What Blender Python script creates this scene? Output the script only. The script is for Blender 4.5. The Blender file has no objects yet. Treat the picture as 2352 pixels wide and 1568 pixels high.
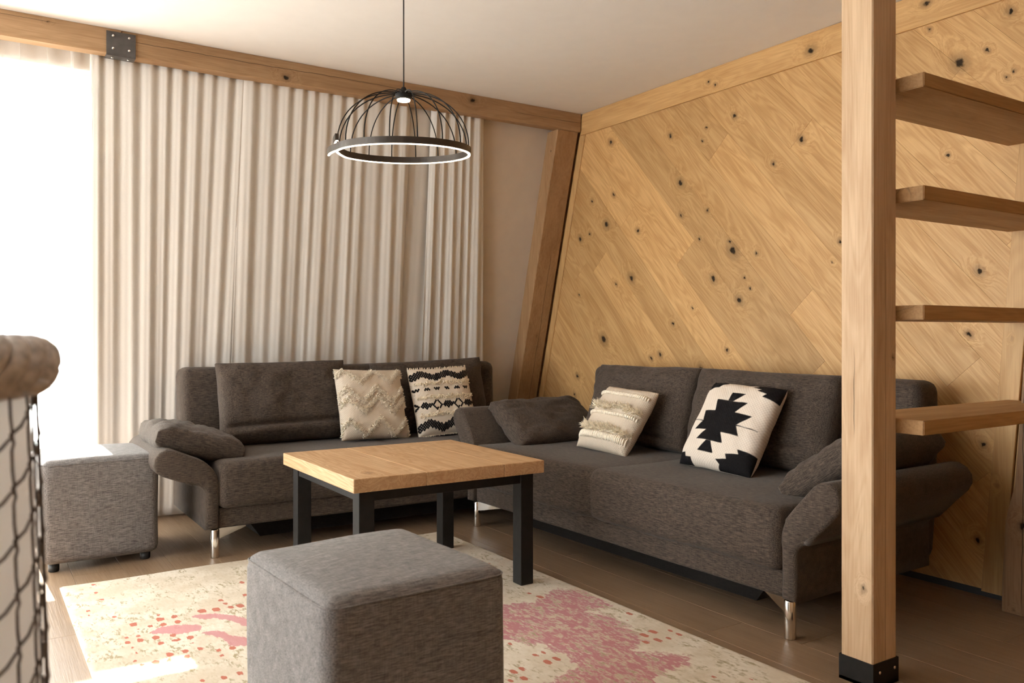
import bpy, bmesh, math, random
import numpy as np
from mathutils import Vector, Matrix, noise as mnoise

rng = np.random.default_rng(7)
random.seed(7)
SC = bpy.context.scene
COL = SC.collection
D2R = math.pi/180

# ------------------------------------------------------------------ camera
TH = math.atan(1251/1915)
cam = bpy.data.cameras.new('camera')
co = bpy.data.objects.new('camera', cam); COL.objects.link(co)
co.location = (0, 0, 1.02)
co.rotation_euler = (math.pi/2, 0, -TH)
cam.lens = 36*1915/2352
cam.sensor_width = 36
cam.shift_y = -19/2352
cam.clip_start = 0.05
cam.dof.use_dof = True
cam.dof.focus_distance = 3.5
cam.dof.aperture_fstop = 4.5
SC.camera = co

# ------------------------------------------------------------------ world, sun, exposure
w = bpy.data.worlds.new('daylight'); SC.world = w; w.use_nodes = True
bg = w.node_tree.nodes['Background']
bg.inputs[0].default_value = (0.955, 0.98, 1.0, 1)
bg.inputs[1].default_value = 5.6

sl = bpy.data.lights.new('sun', 'SUN'); sl.energy = 42.0; sl.angle = 0.012; sl.color = (1, 0.965, 0.915)
so = bpy.data.objects.new('sun', sl); COL.objects.link(so); so.location = (0, 9, 8)
SUN_D = Vector((0.05, -1.0, -1.10)).normalized()
so.rotation_euler = SUN_D.to_track_quat('-Z', 'Y').to_euler()

vs = SC.view_settings
vs.view_transform = 'Standard'; vs.look = 'None'; vs.gamma = 1.0; vs.use_curve_mapping = False
vs.exposure = 1.02
SC.cycles.max_bounces = 12
SC.cycles.diffuse_bounces = 8
SC.cycles.transparent_max_bounces = 24
SC.cycles.sample_clamp_indirect = 12.0
SC.cycles.caustics_reflective = False
SC.cycles.caustics_refractive = False

# ------------------------------------------------------------------ object helpers
def link(name, me, mat=None, parent=None):
    o = bpy.data.objects.new(name, me)
    COL.objects.link(o)
    if mat is not None and me is not None and len(me.materials) == 0:
        for m in (mat if isinstance(mat, (list, tuple)) else [mat]):
            me.materials.append(m)
    if parent is not None: o.parent = parent
    return o
def obj(name, bm, mat, parent=None, smooth=False):
    me = bpy.data.meshes.new(name)
    bm.normal_update()
    bm.to_mesh(me); bm.free()
    if smooth:
        me.shade_smooth() if hasattr(me, 'shade_smooth') else None
    return link(name, me, mat, parent)
def tag(o, label, cat, group=None):
    o['label'] = label; o['category'] = cat
    if group: o['group'] = group
    return o
def struct(o):
    o['kind'] = 'structure'; return o
def empty(name, loc=(0, 0, 0), rz=0):
    o = bpy.data.objects.new(name, None); COL.objects.link(o)
    o.empty_display_size = 0.1
    o.location = loc; o.rotation_euler = (0, 0, rz)
    return o
def box(bm, x0, x1, y0, y1, z0, z1):
    v = [bm.verts.new(p) for p in ((x0,y0,z0),(x1,y0,z0),(x1,y1,z0),(x0,y1,z0),(x0,y0,z1),(x1,y0,z1),(x1,y1,z1),(x0,y1,z1))]
    for f in ((0,3,2,1),(4,5,6,7),(0,1,5,4),(1,2,6,5),(2,3,7,6),(3,0,4,7)):
        bm.faces.new([v[i] for i in f])
    return v
def rbox(x0, x1, y0, y1, z0, z1, r=0.01, seg=3, cuts=0):
    bm = bmesh.new(); box(bm, x0, x1, y0, y1, z0, z1)
    bmesh.ops.bevel(bm, geom=list(bm.edges), offset=r, segments=seg, profile=0.5, affect='EDGES')
    return bm
def quick(name, b, mat, parent=None, r=0.0, seg=2):
    if r > 0: return obj(name, rbox(*b, r=r, seg=seg), mat, parent)
    bm = bmesh.new(); box(bm, *b); return obj(name, bm, mat, parent)
def tube(bm, pts, rad, n=8, caps=True, closed=False):
    pts = [Vector(p) for p in pts]; m = len(pts)
    rads = rad if isinstance(rad, (list, tuple, np.ndarray)) else [rad]*m
    rings = []; prev = None
    for i in range(m):
        if closed: t = (pts[(i+1) % m]-pts[i-1])
        else: t = pts[min(i+1, m-1)]-pts[max(i-1, 0)]
        t.normalize()
        if prev is None:
            a = Vector((0, 0, 1)) if abs(t.z) < .9 else Vector((1, 0, 0))
            nn = t.cross(a).normalized()
        else:
            nn = (prev - t*prev.dot(t)).normalized()
        prev = nn; b = t.cross(nn)
        rings.append([bm.verts.new(pts[i] + (nn*math.cos(2*math.pi*k/n)+b*math.sin(2*math.pi*k/n))*rads[i]) for k in range(n)])
    for i in range(m if closed else m-1):
        A = rings[i]; B = rings[(i+1) % m]
        for k in range(n):
            f = bm.faces.new((A[k], A[(k+1) % n], B[(k+1) % n], B[k])); f.smooth = True
    if caps and not closed:
        bm.faces.new(list(reversed(rings[0]))); bm.faces.new(rings[-1])
def prism(bm, poly, axis, a, b):
    """extrude a 2-D polygon along an axis between a and b"""
    def P(q, t):
        return {'x': (t, q[0], q[1]), 'y': (q[0], t, q[1]), 'z': (q[0], q[1], t)}[axis]
    A = [bm.verts.new(P(q, a)) for q in poly]; B = [bm.verts.new(P(q, b)) for q in poly]
    n = len(poly)
    bm.faces.new(A); bm.faces.new(list(reversed(B)))
    for i in range(n): bm.faces.new((A[i], B[i], B[(i+1) % n], A[(i+1) % n]))
    bmesh.ops.recalc_face_normals(bm, faces=bm.faces)
def smooth_all(bm):
    for f in bm.faces: f.smooth = True
    return bm
def noise3(p, s=1.0):
    return mnoise.noise(Vector(p)*s)

# ------------------------------------------------------------------ node helpers
class NT:
    def __init__(s, name):
        s.m = bpy.data.materials.new(name); s.m.use_nodes = True
        s.t = s.m.node_tree; s.b = s.t.nodes['Principled BSDF']; s.out = s.t.nodes['Material Output']
    def n(s, typ, **kw):
        nd = s.t.nodes.new(typ)
        for k, v in kw.items(): setattr(nd, k, v)
        return nd
    def put(s, sock, v):
        if hasattr(v, 'is_output'): s.t.links.new(v, sock)
        elif v is not None: sock.default_value = v
    def math(s, op, a, b=None, c=None, clamp=False):
        nd = s.n('ShaderNodeMath', operation=op); nd.use_clamp = clamp
        s.put(nd.inputs[0], a)
        if b is not None: s.put(nd.inputs[1], b)
        if c is not None: s.put(nd.inputs[2], c)
        return nd.outputs[0]
    def vmath(s, op, a, b=None):
        nd = s.n('ShaderNodeVectorMath', operation=op)
        s.put(nd.inputs[0], a)
        if b is not None: s.put(nd.inputs[1], b)
        return nd.outputs['Value'] if op in ('DISTANCE', 'LENGTH', 'DOT_PRODUCT') else nd.outputs[0]
    def noise(s, vec, scale=5, detail=4, rough=0.5, dist=0.0):
        nd = s.n('ShaderNodeTexNoise'); s.put(nd.inputs['Vector'], vec)
        nd.inputs['Scale'].default_value = scale; nd.inputs['Detail'].default_value = detail
        nd.inputs['Roughness'].default_value = rough; nd.inputs['Distortion'].default_value = dist
        return nd.outputs['Fac'], nd.outputs['Color']
    def mapr(s, v, a, b, c=0.0, d=1.0):
        nd = s.n('ShaderNodeMapRange'); nd.interpolation_type = 'SMOOTHSTEP'
        s.put(nd.inputs[0], v); nd.inputs[1].default_value = a; nd.inputs[2].default_value = b
        nd.inputs[3].default_value = c; nd.inputs[4].default_value = d
        return nd.outputs[0]
    def mix(s, f, a, b, mode='MIX'):
        nd = s.n('ShaderNodeMix', data_type='RGBA', blend_type=mode)
        s.put(nd.inputs[0], f)
        s.put(nd.inputs[6], (*a, 1) if isinstance(a, tuple) and len(a) == 3 else a)
        s.put(nd.inputs[7], (*b, 1) if isinstance(b, tuple) and len(b) == 3 else b)
        return nd.outputs[2]
    def coords(s, kind='Object'):
        return s.n('ShaderNodeTexCoord').outputs[kind]
    def mapping(s, vec, scale=(1, 1, 1), rot=(0, 0, 0), loc=(0, 0, 0)):
        nd = s.n('ShaderNodeMapping'); s.put(nd.inputs[0], vec)
        nd.inputs['Location'].default_value = loc; nd.inputs['Rotation'].default_value = rot; nd.inputs['Scale'].default_value = scale
        return nd.outputs[0]
    def bump(s, h, strength=0.3, dist=0.002, normal=None):
        nd = s.n('ShaderNodeBump'); nd.inputs['Strength'].default_value = strength; nd.inputs['Distance'].default_value = dist
        s.put(nd.inputs['Height'], h)
        if normal is not None: s.put(nd.inputs['Normal'], normal)
        s.t.links.new(nd.outputs[0], s.b.inputs['Normal']); return nd.outputs[0]
    def col(s, v): s.put(s.b.inputs['Base Color'], (*v, 1) if isinstance(v, tuple) and len(v) == 3 else v)
    def rough(s, v): s.put(s.b.inputs['Roughness'], v)
    def sp(s, **kw):
        for k, v in kw.items(): s.put(s.b.inputs[k.replace('_', ' ')], v)

def plain(name, c, rough=0.6, metal=0.0, var=0.06, scale=12):
    t = NT(name); f, _ = t.noise(t.coords(), scale, 4)
    t.col(t.mix(t.mapr(f, .3, .7), tuple(x*(1-var) for x in c), tuple(min(1, x*(1+var)) for x in c)))
    t.rough(rough); t.sp(Metallic=metal)
    return t.m

def wood(name, light, dark, along='x', knots=(), tone=0.12, rough=0.5, crack=0.0, rot=None, fine=1.0, ringmix=0.5, broad=0.42, cracks=()):
    """oak: streaked grain along one axis, cathedral figure, listed knots, per-plank tone"""
    t = NT(name)
    co = t.coords()
    if rot is not None:
        vr = t.n('ShaderNodeVectorRotate', rotation_type='X_AXIS'); t.put(vr.inputs['Vector'], co)
        vr.inputs['Angle'].default_value = rot; base = vr.outputs[0]
    else:
        base = co
    rnd = t.n('ShaderNodeObjectInfo').outputs['Random']
    # warp used by knots
    _, wc = t.noise(base, 45, 3)
    wv = t.vmath('MULTIPLY', t.vmath('SUBTRACT', wc, (0.5, 0.5, 0.5)), (0.022, 0.022, 0.022))
    kp = t.vmath('ADD', base, wv)
    ax = {'x': 0, 'y': 1, 'z': 2}[along]
    dmin = None
    if knots:
        sq = [1.0, 1.0, 1.0]; sq[ax] = 0.72
        ks = t.vmath('MULTIPLY', kp, tuple(sq))
        for (kx, ky, kz, r) in knots:
            kv = (kx*sq[0], ky*sq[1], kz*sq[2])
            d = t.math('DIVIDE', t.vmath('DISTANCE', ks, kv), r)
            dmin = d if dmin is None else t.math('SMOOTH_MIN', dmin, d, 0.6)
    off = t.math('MULTIPLY', rnd, 37.0)
    comb = t.n('ShaderNodeCombineXYZ')
    for i in range(3): t.put(comb.inputs[i], off)
    pos = t.vmath('ADD', base, comb.outputs[0])
    if dmin is not None:
        swell = t.math('MULTIPLY', t.mapr(dmin, 0.0, 6.0, 1.0, 0.0), 0.05)
        c2 = t.n('ShaderNodeCombineXYZ')
        for i in range(3):
            if i != ax: t.put(c2.inputs[i], swell)
        pos = t.vmath('ADD', pos, c2.outputs[0])
    sc = [9.0, 9.0, 9.0]; sc[ax] = 0.9
    f1, _ = t.noise(t.vmath('MULTIPLY', pos, tuple(sc)), 1.0, 3, .5, 0.6)
    rings = t.math('FRACT', t.math('MULTIPLY', f1, 13.0*fine))
    rings = t.math('ABSOLUTE', t.math('SUBTRACT', rings, 0.5))
    rings = t.mapr(rings, 0.0, 0.5)
    sc2 = [170.0*fine]*3; sc2[ax] = 5.0
    f2, _ = t.noise(t.vmath('MULTIPLY', pos, tuple(sc2)), 1.0, 4, .6)
    sc3 = [16.0]*3; sc3[ax] = 1.6
    f3, _ = t.noise(t.vmath('MULTIPLY', pos, tuple(sc3)), 1.0, 3, .55)
    g = t.math('ADD', t.math('MULTIPLY', rings, 0.40*ringmix), t.math('MULTIPLY', t.mapr(f2, .3, .72), 0.36))
    g = t.math('ADD', g, t.math('MULTIPLY', t.mapr(f3, .3, .72), broad), clamp=True)
    c = t.mix(g, light, dark)
    # plank tone
    tn = t.math('ADD', t.math('MULTIPLY', rnd, 2*tone), 1-tone)
    cc = t.n('ShaderNodeCombineXYZ')
    for i in range(3): t.put(cc.inputs[i], tn)
    c = t.mix(1.0, c, cc.outputs[0], 'MULTIPLY')
    h = g
    if dmin is not None:
        halo = t.mapr(dmin, 0.9, 2.6, 0.5, 0.0)
        c = t.mix(halo, c, tuple(x*0.42 for x in dark))
        core = t.mapr(dmin, 0.45, 1.0, 0.95, 0.0)
        c = t.mix(core, c, (0.014, 0.009, 0.006))
        h = t.math('ADD', g, t.math('MULTIPLY', core, 2.0))
    if crack > 0:
        scc = [7.0]*3; scc[ax] = 0.22
        fc, _ = t.noise(t.vmath('MULTIPLY', pos, tuple(scc)), 1.0, 1, .4, 0.0)
        line = t.mapr(t.math('ABSOLUTE', t.math('SUBTRACT', fc, 0.5)), 0.001, 0.006, 1.0, 0.0)
        sc4 = [3.0]*3; sc4[ax] = 1.3
        gate, _ = t.noise(t.vmath('MULTIPLY', pos, tuple(sc4)), 1.0, 1)
        line = t.math('MULTIPLY', line, t.mapr(gate, .5, .56))
        line = t.math('MULTIPLY', line, crack)
        c = t.mix(line, c, (0.03, 0.018, 0.01))
        h = t.math('ADD', h, t.math('MULTIPLY', line, 3.0))
    if cracks:
        sep = t.n('ShaderNodeSeparateXYZ'); t.put(sep.inputs[0], base)
        for (across, v0, amp, a0, a1, wd) in cracks:
            c1_ = t.n('ShaderNodeCombineXYZ'); t.put(c1_.inputs[0], t.math('MULTIPLY', sep.outputs[ax], 2.2)); c1_.inputs[1].default_value = v0*31
            nf, _ = t.noise(c1_.outputs[0], 1.0, 4, .6)
            ctr = t.math('ADD', t.math('MULTIPLY', t.math('SUBTRACT', nf, .5), amp), v0)
            ln = t.mapr(t.math('ABSOLUTE', t.math('SUBTRACT', sep.outputs['xyz'.index(across)], ctr)), wd*.4, wd, 1.0, 0.0)
            ln = t.math('MULTIPLY', ln, t.math('MULTIPLY', t.mapr(sep.outputs[ax], a0, a0+.08), t.mapr(sep.outputs[ax], a1-.15, a1, 1.0, 0.0)))
            c = t.mix(t.math('MULTIPLY', ln, .85), c, (0.035, 0.02, 0.01))
            h = t.math('ADD', h, t.math('MULTIPLY', ln, 3.0))
    t.col(c)
    rv = t.math('ADD', t.math('MULTIPLY', g, 0.12), rough)
    if dmin is not None: rv = t.math('ADD', rv, t.math('MULTIPLY', core, .5), clamp=True)
    t.rough(rv); t.sp(Specular_IOR_Level=.35)
    t.bump(t.math('MULTIPLY', h, -1.0), 0.35, 0.0018)
    return t.m

def fabric(name, c0, c1, scale=1.7, rough=0.9, along='x'):
    """slubbed upholstery weave"""
    t = NT(name); co = t.coords()
    a = [260.0*scale]*3; a['xyz'.index(along)] = 22.0*scale
    b = [22.0*scale]*3; b['xyz'.index(along)] = 300.0*scale
    b2 = [420.0*scale]*3
    f1, _ = t.noise(t.vmath('MULTIPLY', co, tuple(a)), 1.0, 2, .6)
    f2, _ = t.noise(t.vmath('MULTIPLY', co, tuple(b)), 1.0, 1, .5)
    f3, _ = t.noise(t.vmath('MULTIPLY', co, tuple(b2)), 1.0, 1, .5)
    g = t.math('ADD', t.math('MULTIPLY', f1, .6), t.math('MULTIPLY', f2, .16))
    g = t.math('ADD', g, t.math('MULTIPLY', f3, .24))
    t.col(t.mix(t.mapr(g, .33, .69), c0, c1)); t.rough(rough)
    t.sp(Sheen_Weight=0.10, Sheen_Roughness=0.5, Specular_IOR_Level=0.15)
    t.bump(g, 0.3, 0.0013)
    return t.m

# knots of the oak wall (y, z, radius in metres)
KN = [(3.944,2.189,.0122),(3.427,2.125,.01),(3.349,1.85,.0154),(3.987,1.69,.0171),(4.249,1.626,.0128),(3.698,1.622,.0105),(3.345,1.67,.0088),(3.207,1.527,.0064),(2.994,1.493,.0082),(2.973,1.445,.0205),(2.82,1.419,.0069),(3.107,1.306,.0136),(2.931,1.188,.0142),(3.757,1.346,.0165),(3.895,1.318,.0072),(4.013,.983,.0209),(3.512,.899,.0113),(3.586,.876,.0092),(3.012,.931,.0082),(3.406,1.072,.0078),(2.551,1.935,.0122),(2.714,1.847,.0087),(2.961,2.135,.0102),(3.918,1.865,.0085),(4.129,1.852,.0088),(4.153,1.649,.0075),(3.157,2.117,.0053),(3.184,2.05,.0064),(2.893,1.301,.006),(2.86,1.245,.006),(3.258,1.156,.0065),(2.384,1.343,.0045),(2.342,1.433,.0081),(4.259,1.267,.0064),(3.148,1.676,.0074),(3.194,.828,.0128),(4.278,.743,.0115),(1.8,2.092,.019),(1.693,2.113,.0067),(1.608,2.237,.0098),(1.622,1.99,.0059),(1.594,2.009,.0052),(1.926,2.264,.0057),(1.847,1.734,.0063),(1.722,1.262,.011),(1.764,1.015,.0094),(1.731,.213,.010),(1.709,.589,.008),(4.402,.59,.009),(4.308,.624,.008)]
PANG = 47.3*D2R
def wall_uv(y, z): return (y*math.cos(PANG)+z*math.sin(PANG), -y*math.sin(PANG)+z*math.cos(PANG))

OAK_L = (0.65, 0.415, 0.185); OAK_D = (0.44, 0.245, 0.09)
M = {}
kw = []
for (y, z, r) in KN:
    u, v = wall_uv(y, z); kw.append((3.30, u, v, r*1.05))
M['oak_wall'] = wood('honey oak planks', OAK_L, OAK_D, 'y', kw, tone=0.14, rough=0.42, rot=-PANG, ringmix=0.95)
M['oak_trim_y'] = wood('honey oak trim', OAK_L, OAK_D, 'y', [(3.29, 2.49, 2.335, .016), (3.29, 3.13, 2.35, .008), (3.29, 3.08, 2.325, .007), (3.29, 1.93, 2.37, .012)], tone=0.05, rough=0.42)
M['oak_trim_z'] = wood('honey oak upright trim', OAK_L, OAK_D, 'z', [(3.29, 1.655, .44, .006), (3.29, 1.60, 1.0, .004)], tone=0.05, rough=0.42)
M['beam'] = wood('aged oak beam', (0.47, 0.305, 0.17), (0.29, 0.165, 0.08), 'x', [(1.37, 4.22, 2.33, .012), (2.48, 4.22, 2.385, .014), (0.30, 4.22, 2.40, .004)], tone=0.06, rough=0.6, cracks=[('z', 2.378, .03, .62, 2.15, .0018), ('z', 2.36, .02, 2.75, 3.4, .0015), ('z', 2.40, .02, -.6, .4, .0012)])
M['post_wood'] = wood('aged oak post', (0.65, 0.48, 0.315), (0.44, 0.285, 0.165), 'z', [(0.0, .03, .28, .006), (0.1, 0, .95, .005), (0.02, 0, 2.2, .004)], tone=0.04, rough=0.55, cracks=[('y', .06, .03, .70, 1.0, .0016), ('x', .062, .02, .02, 1.4, .0012)])
M['tread_wood'] = wood('oak treads', (0.46, 0.27, 0.115), (0.29, 0.15, 0.055), 'x', (), tone=0.10, rough=0.5, crack=0.3)
M['table_wood'] = wood('pale oak table top', (0.60, 0.40, 0.225), (0.43, 0.255, 0.125), 'y', [(0.10, 0.10, .51, .012), (0.37, 0.42, .51, .005)], tone=0.05, rough=0.45, fine=1.2, ringmix=1.2)
M['plank_floor'] = wood('brown floor planks', (0.30, 0.205, 0.13), (0.165, 0.105, 0.063), 'y', (), tone=0.05, rough=0.36, fine=1.3, ringmix=0.05, broad=0.15)
M['subfloor'] = plain('floor joint', (0.10, 0.065, 0.04), 0.8)
M['ceil'] = plain('white ceiling paint', (0.82, 0.805, 0.785), 0.9, var=0.01)
M['plaster'] = plain('warm beige plaster', (0.62, 0.54, 0.455), 0.9, var=0.02)
M['white_plaster'] = plain('white plaster', (0.78, 0.75, 0.70), 0.9, var=0.015)
M['black_steel'] = plain('black powder-coated steel', (0.014, 0.013, 0.0125), 0.6, 0.0, 0.15, 40)
M['bracket'] = plain('dark grey steel plate', (0.075, 0.068, 0.065), 0.42, 0.3, 0.15, 30)
M['steel'] = plain('bright steel screw', (0.75, 0.74, 0.72), 0.25, 1.0)
M['chrome'] = plain('polished chrome', (0.82, 0.79, 0.75), 0.14, 1.0, 0.02)
M['black_steel'].node_tree.nodes['Principled BSDF'].inputs['Specular IOR Level'].default_value = .2
M['black_plastic'] = plain('black plastic', (0.012, 0.012, 0.012), 0.5)
M['frame_white'] = plain('white window frame', (0.78, 0.77, 0.74), 0.45, var=0.01)
M['fab'] = fabric('charcoal brown slub fabric', (0.022, 0.0168, 0.0135), (0.122, 0.094, 0.076), along='x')
M['fab_dark'] = fabric('dark base cloth', (0.006, 0.005, 0.0045), (0.018, 0.015, 0.013))
M['fab_ott'] = fabric('grey slub ottoman fabric', (0.078, 0.073, 0.072), (0.285, 0.266, 0.259), along='x')  # base colour lightened, painting in the stronger window light on the ottomans
M['curtain'] = None

def curtain_mat():
    t = NT('greige curtain cloth'); co = t.coords()
    f, _ = t.noise(t.vmath('MULTIPLY', co, (500, 500, 90)), 1.0, 2)
    t.col(t.mix(f, (0.65, 0.622, 0.582), (0.75, 0.722, 0.68))); t.rough(0.85)
    t.sp(Sheen_Weight=0.2)
    t.bump(f, 0.15, 0.0008)
    tr = t.n('ShaderNodeBsdfTranslucent'); tr.inputs[0].default_value = (0.72, 0.62, 0.5, 1)
    mx = t.n('ShaderNodeMixShader'); mx.inputs[0].default_value = 0.05
    t.t.links.new(t.b.outputs[0], mx.inputs[1]); t.t.links.new(tr.outputs[0], mx.inputs[2])
    t.t.links.new(mx.outputs[0], t.out.inputs[0])
    return t.m
M['curtain'] = curtain_mat()
def sheer_mat():
    t = NT('white sheer voile'); co = t.coords()
    f, _ = t.noise(t.vmath('MULTIPLY', co, (900, 200, 900)), 1.0, 1)
    t.col((0.86, 0.85, 0.83)); t.rough(0.9)
    tr = t.n('ShaderNodeBsdfTranslucent'); tr.inputs[0].default_value = (0.92, 0.91, 0.89, 1)
    tp = t.n('ShaderNodeBsdfTransparent'); tp.inputs[0].default_value = (1, 1, 1, 1)
    m1 = t.n('ShaderNodeMixShader'); m1.inputs[0].default_value = 0.62
    t.t.links.new(t.b.outputs[0], m1.inputs[1]); t.t.links.new(tr.outputs[0], m1.inputs[2])
    m2 = t.n('ShaderNodeMixShader'); t.put(m2.inputs[0], t.math('ADD', t.math('MULTIPLY', f, 0.1), 0.52))
    t.t.links.new(m1.outputs[0], m2.inputs[1]); t.t.links.new(tp.outputs[0], m2.inputs[2])
    t.t.links.new(m2.outputs[0], t.out.inputs[0])
    return t.m
M['sheer'] = sheer_mat()
def glass_mat():
    t = NT('clear window glass')
    tp = t.n('ShaderNodeBsdfTransparent'); tp.inputs[0].default_value = (0.96, 0.97, 0.96, 1)
    gl = t.n('ShaderNodeBsdfGlossy'); gl.inputs['Roughness'].default_value = 0.02
    mx = t.n('ShaderNodeMixShader'); mx.inputs[0].default_value = 0.05
    t.t.links.new(tp.outputs[0], mx.inputs[1]); t.t.links.new(gl.outputs[0], mx.inputs[2])
    t.t.links.new(mx.outputs[0], t.out.inputs[0])
    return t.m
M['glass'] = glass_mat()
def glow(name, c, s):
    t = NT(name); t.col(c); t.sp(Emission_Color=(*c, 1), Emission_Strength=s); return t.m
M['led'] = glow('warm LED strip', (1.0, 0.80, 0.58), 4.0)
M['led_spot'] = glow('warm LED spot', (1.0, 0.82, 0.62), 8.0)

# ================================================================== SETTING
SL = 0.271                                   # slope of the leaning window wall
def ys(z, off): return off + SL*(2.3-z)
def slab(bm, x0, x1, z0, z1, off, th):
    v = [bm.verts.new(p) for p in ((x0, ys(z0, off), z0), (x1, ys(z0, off), z0), (x1, ys(z0, off)+th, z0), (x0, ys(z0, off)+th, z0),
                                   (x0, ys(z1, off), z1), (x1, ys(z1, off), z1), (x1, ys(z1, off)+th, z1), (x0, ys(z1, off)+th, z1))]
    for f in ((0,3,2,1),(4,5,6,7),(0,1,5,4),(1,2,6,5),(2,3,7,6),(3,0,4,7)): bm.faces.new([v[i] for i in f])

XL, XR, YB = -2.7, 3.30, -1.7
# floor with planks
bm = bmesh.new(); box(bm, XL-.1, XR+.15, YB-.1, 5.05, -0.12, -0.005)
floor = struct(obj('floor', bm, M['subfloor']))
PW, PL, PT = 0.192, 1.29, 0.005
pm = rbox(0, PW-.0012, 0, PL-.0012, -PT, 0.0, r=0.0008, seg=1)
plank_me = None
ncol = int((XR+.05-XL)/PW)+1
for i in range(ncol):
    o0 = random.random()*PL
    y = YB-o0
    while y < 4.98:
        y1 = min(y+PL, 4.98)
        if plank_me is None:
            po = obj('plank', pm, M['plank_floor'], floor); plank_me = po.data
        else:
            po = link('plank', plank_me, None, floor)
        po.location = (XL+i*PW, y, 0); po.scale = (1, (y1-y)/PL, 1)
        y += PL

# ceiling
bm = bmesh.new(); box(bm, XL-.1, XR+.15, YB-.1, 4.50, 2.42, 2.56)
struct(obj('ceiling', bm, M['ceil']))

# leaning window wall: solid pieces round the opening
WO = 4.345
bm = bmesh.new()
slab(bm, 0.64, XR+.15, -0.01, 2.425, WO, .16)
slab(bm, XL-.1, -2.35, -0.01, 2.425, WO, .16)
slab(bm, -2.35, 0.64, 2.25, 2.425, WO, .16)
slab(bm, -2.35, 0.64, -0.01, 0.03, WO, .16)
struct(obj('wall_front', bm, M['plaster']))
# window in it
win = struct(empty('window_1', (0, 0, 0)))
def wpart(name, x0, x1, z0, z1, off, th, mat):
    bm = bmesh.new(); slab(bm, x0, x1, z0, z1, off, th); return obj(name, bm, M[mat], win)
for (x0, x1, z0, z1) in ((-2.35, .64, .03, .09), (-2.35, .64, 2.235, 2.25), (-2.35, .64, 2.10, 2.20),
                         (-2.35, -2.28, .09, 2.235), (.58, .64, .09, 2.235), (-.40, -.33, .09, 2.235), (-1.40, -1.33, .09, 2.235)):
    wpart('window_frame', x0, x1, z0, z1, WO+.07, .06, 'frame_white')
for (x0, x1) in ((-2.28, -1.40), (-1.33, -.40), (-.33, .58)):
    wpart('pane', x0, x1, .09, 2.10, WO+.10, .006, 'glass'); wpart('pane', x0, x1, 2.20, 2.235, WO+.10, .006, 'glass')

# left wall with a large window, back wall
bm = bmesh.new()
box(bm, XL-.14, XL, YB-.1, 1.55, -.01, 2.43); box(bm, XL-.14, XL, 4.25, 4.95, -.01, 2.43)
box(bm, XL-.14, XL, 1.55, 4.25, 2.2, 2.43); box(bm, XL-.14, XL, 1.55, 4.25, -.01, .08)
struct(obj('wall_left', bm, M['white_plaster']))
win2 = struct(empty('window_2', (0, 0, 0)))
for b in ((XL-.1, XL-.04, 1.55, 1.62, .08, 2.2), (XL-.1, XL-.04, 4.18, 4.25, .08, 2.2), (XL-.1, XL-.04, 2.865, 2.935, .08, 2.2),
          (XL-.1, XL-.04, 1.62, 4.18, .08, .15), (XL-.1, XL-.04, 1.62, 4.18, 2.13, 2.2)):
    quick('window_frame', b, M['frame_white'], win2)
for (y0, y1) in ((1.62, 2.865), (2.935, 4.18)):
    quick('pane', (XL-.073, XL-.067, y0, y1, .15, 2.13), M['glass'], win2)
bm = bmesh.new(); box(bm, XL-.1, XR+.15, YB-.12, YB, -.01, 2.43)
struct(obj('wall_back', bm, M['beam']))

# oak wall on the right: backing, planks, trims
bm = bmesh.new(); box(bm, XR+.016, XR+.15, YB-.1, 5.0, -.01, 2.43)
wr = struct(obj('wall_right', bm, M['oak_trim_y']))
def clip(poly, nx, ny, d):                       # keep nx*x+ny*y <= d
    out = []
    for i in range(len(poly)):
        a = poly[i]; b = poly[(i+1) % len(poly)]
        da = nx*a[0]+ny*a[1]-d; db = nx*b[0]+ny*b[1]-d
        if da <= 0: out.append(a)
        if (da < 0) != (db < 0) and da != db:
            s = da/(da-db); out.append((a[0]+(b[0]-a[0])*s, a[1]+(b[1]-a[1])*s))
    return out
def inset(poly, e):
    ar = sum(poly[i][0]*poly[(i+1) % len(poly)][1]-poly[(i+1) % len(poly)][0]*poly[i][1] for i in range(len(poly)))
    if ar < 0: poly = poly[::-1]
    res = list(poly)
    for i in range(len(poly)):
        a = poly[i]; b = poly[(i+1) % len(poly)]
        dx, dy = b[0]-a[0], b[1]-a[1]; L = math.hypot(dx, dy)
        if L < 1e-6: continue
        nx, ny = dy/L, -dx/L
        res = clip(res, nx, ny, nx*a[0]+ny*a[1]-e)
        if len(res) < 3: return None
    return res
def wall_piece(name, poly, mat, x_face=XR, depth=.015, bev=.0006, gap=.00015, parent=None):
    p0 = inset(poly, gap)
    if not p0: return None
    p1 = inset(p0, bev)
    if not p1 or len(p1) != len(p0): p1 = p0
    c0 = (sum(q[0] for q in p0)/len(p0), sum(q[1] for q in p0)/len(p0))
    # match vertex order of both rings by nearest
    order = [min(range(len(p1)), key=lambda k: (p1[k][0]-q[0])**2+(p1[k][1]-q[1])**2) for q in p0]
    if len(set(order)) != len(p0): p1 = p0
    else: p1 = [p1[k] for k in order]
    bm = bmesh.new()
    A = [bm.verts.new((x_face+depth, *q)) for q in p0]; B = [bm.verts.new((x_face+bev, *q)) for q in p0]; C = [bm.verts.new((x_face, *q)) for q in p1]
    n = len(p0)
    bm.faces.new(C)
    for i in range(n):
        j = (i+1) % n
        bm.faces.new((A[i], A[j], B[j], B[i])); bm.faces.new((B[i], B[j], C[j], C[i]))
    bmesh.ops.recalc_face_normals(bm, faces=bm.faces)
    if bm.faces[0].normal.x > 0:
        for f in bm.faces: f.normal_flip()
    return obj(name, bm, mat, parent)
def left_edge(z): return 4.185 + SL*(2.32-z)
def right_edge(z): return 1.713 - 0.0827*z
ZT, ZB = 2.29, 0.028
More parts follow.
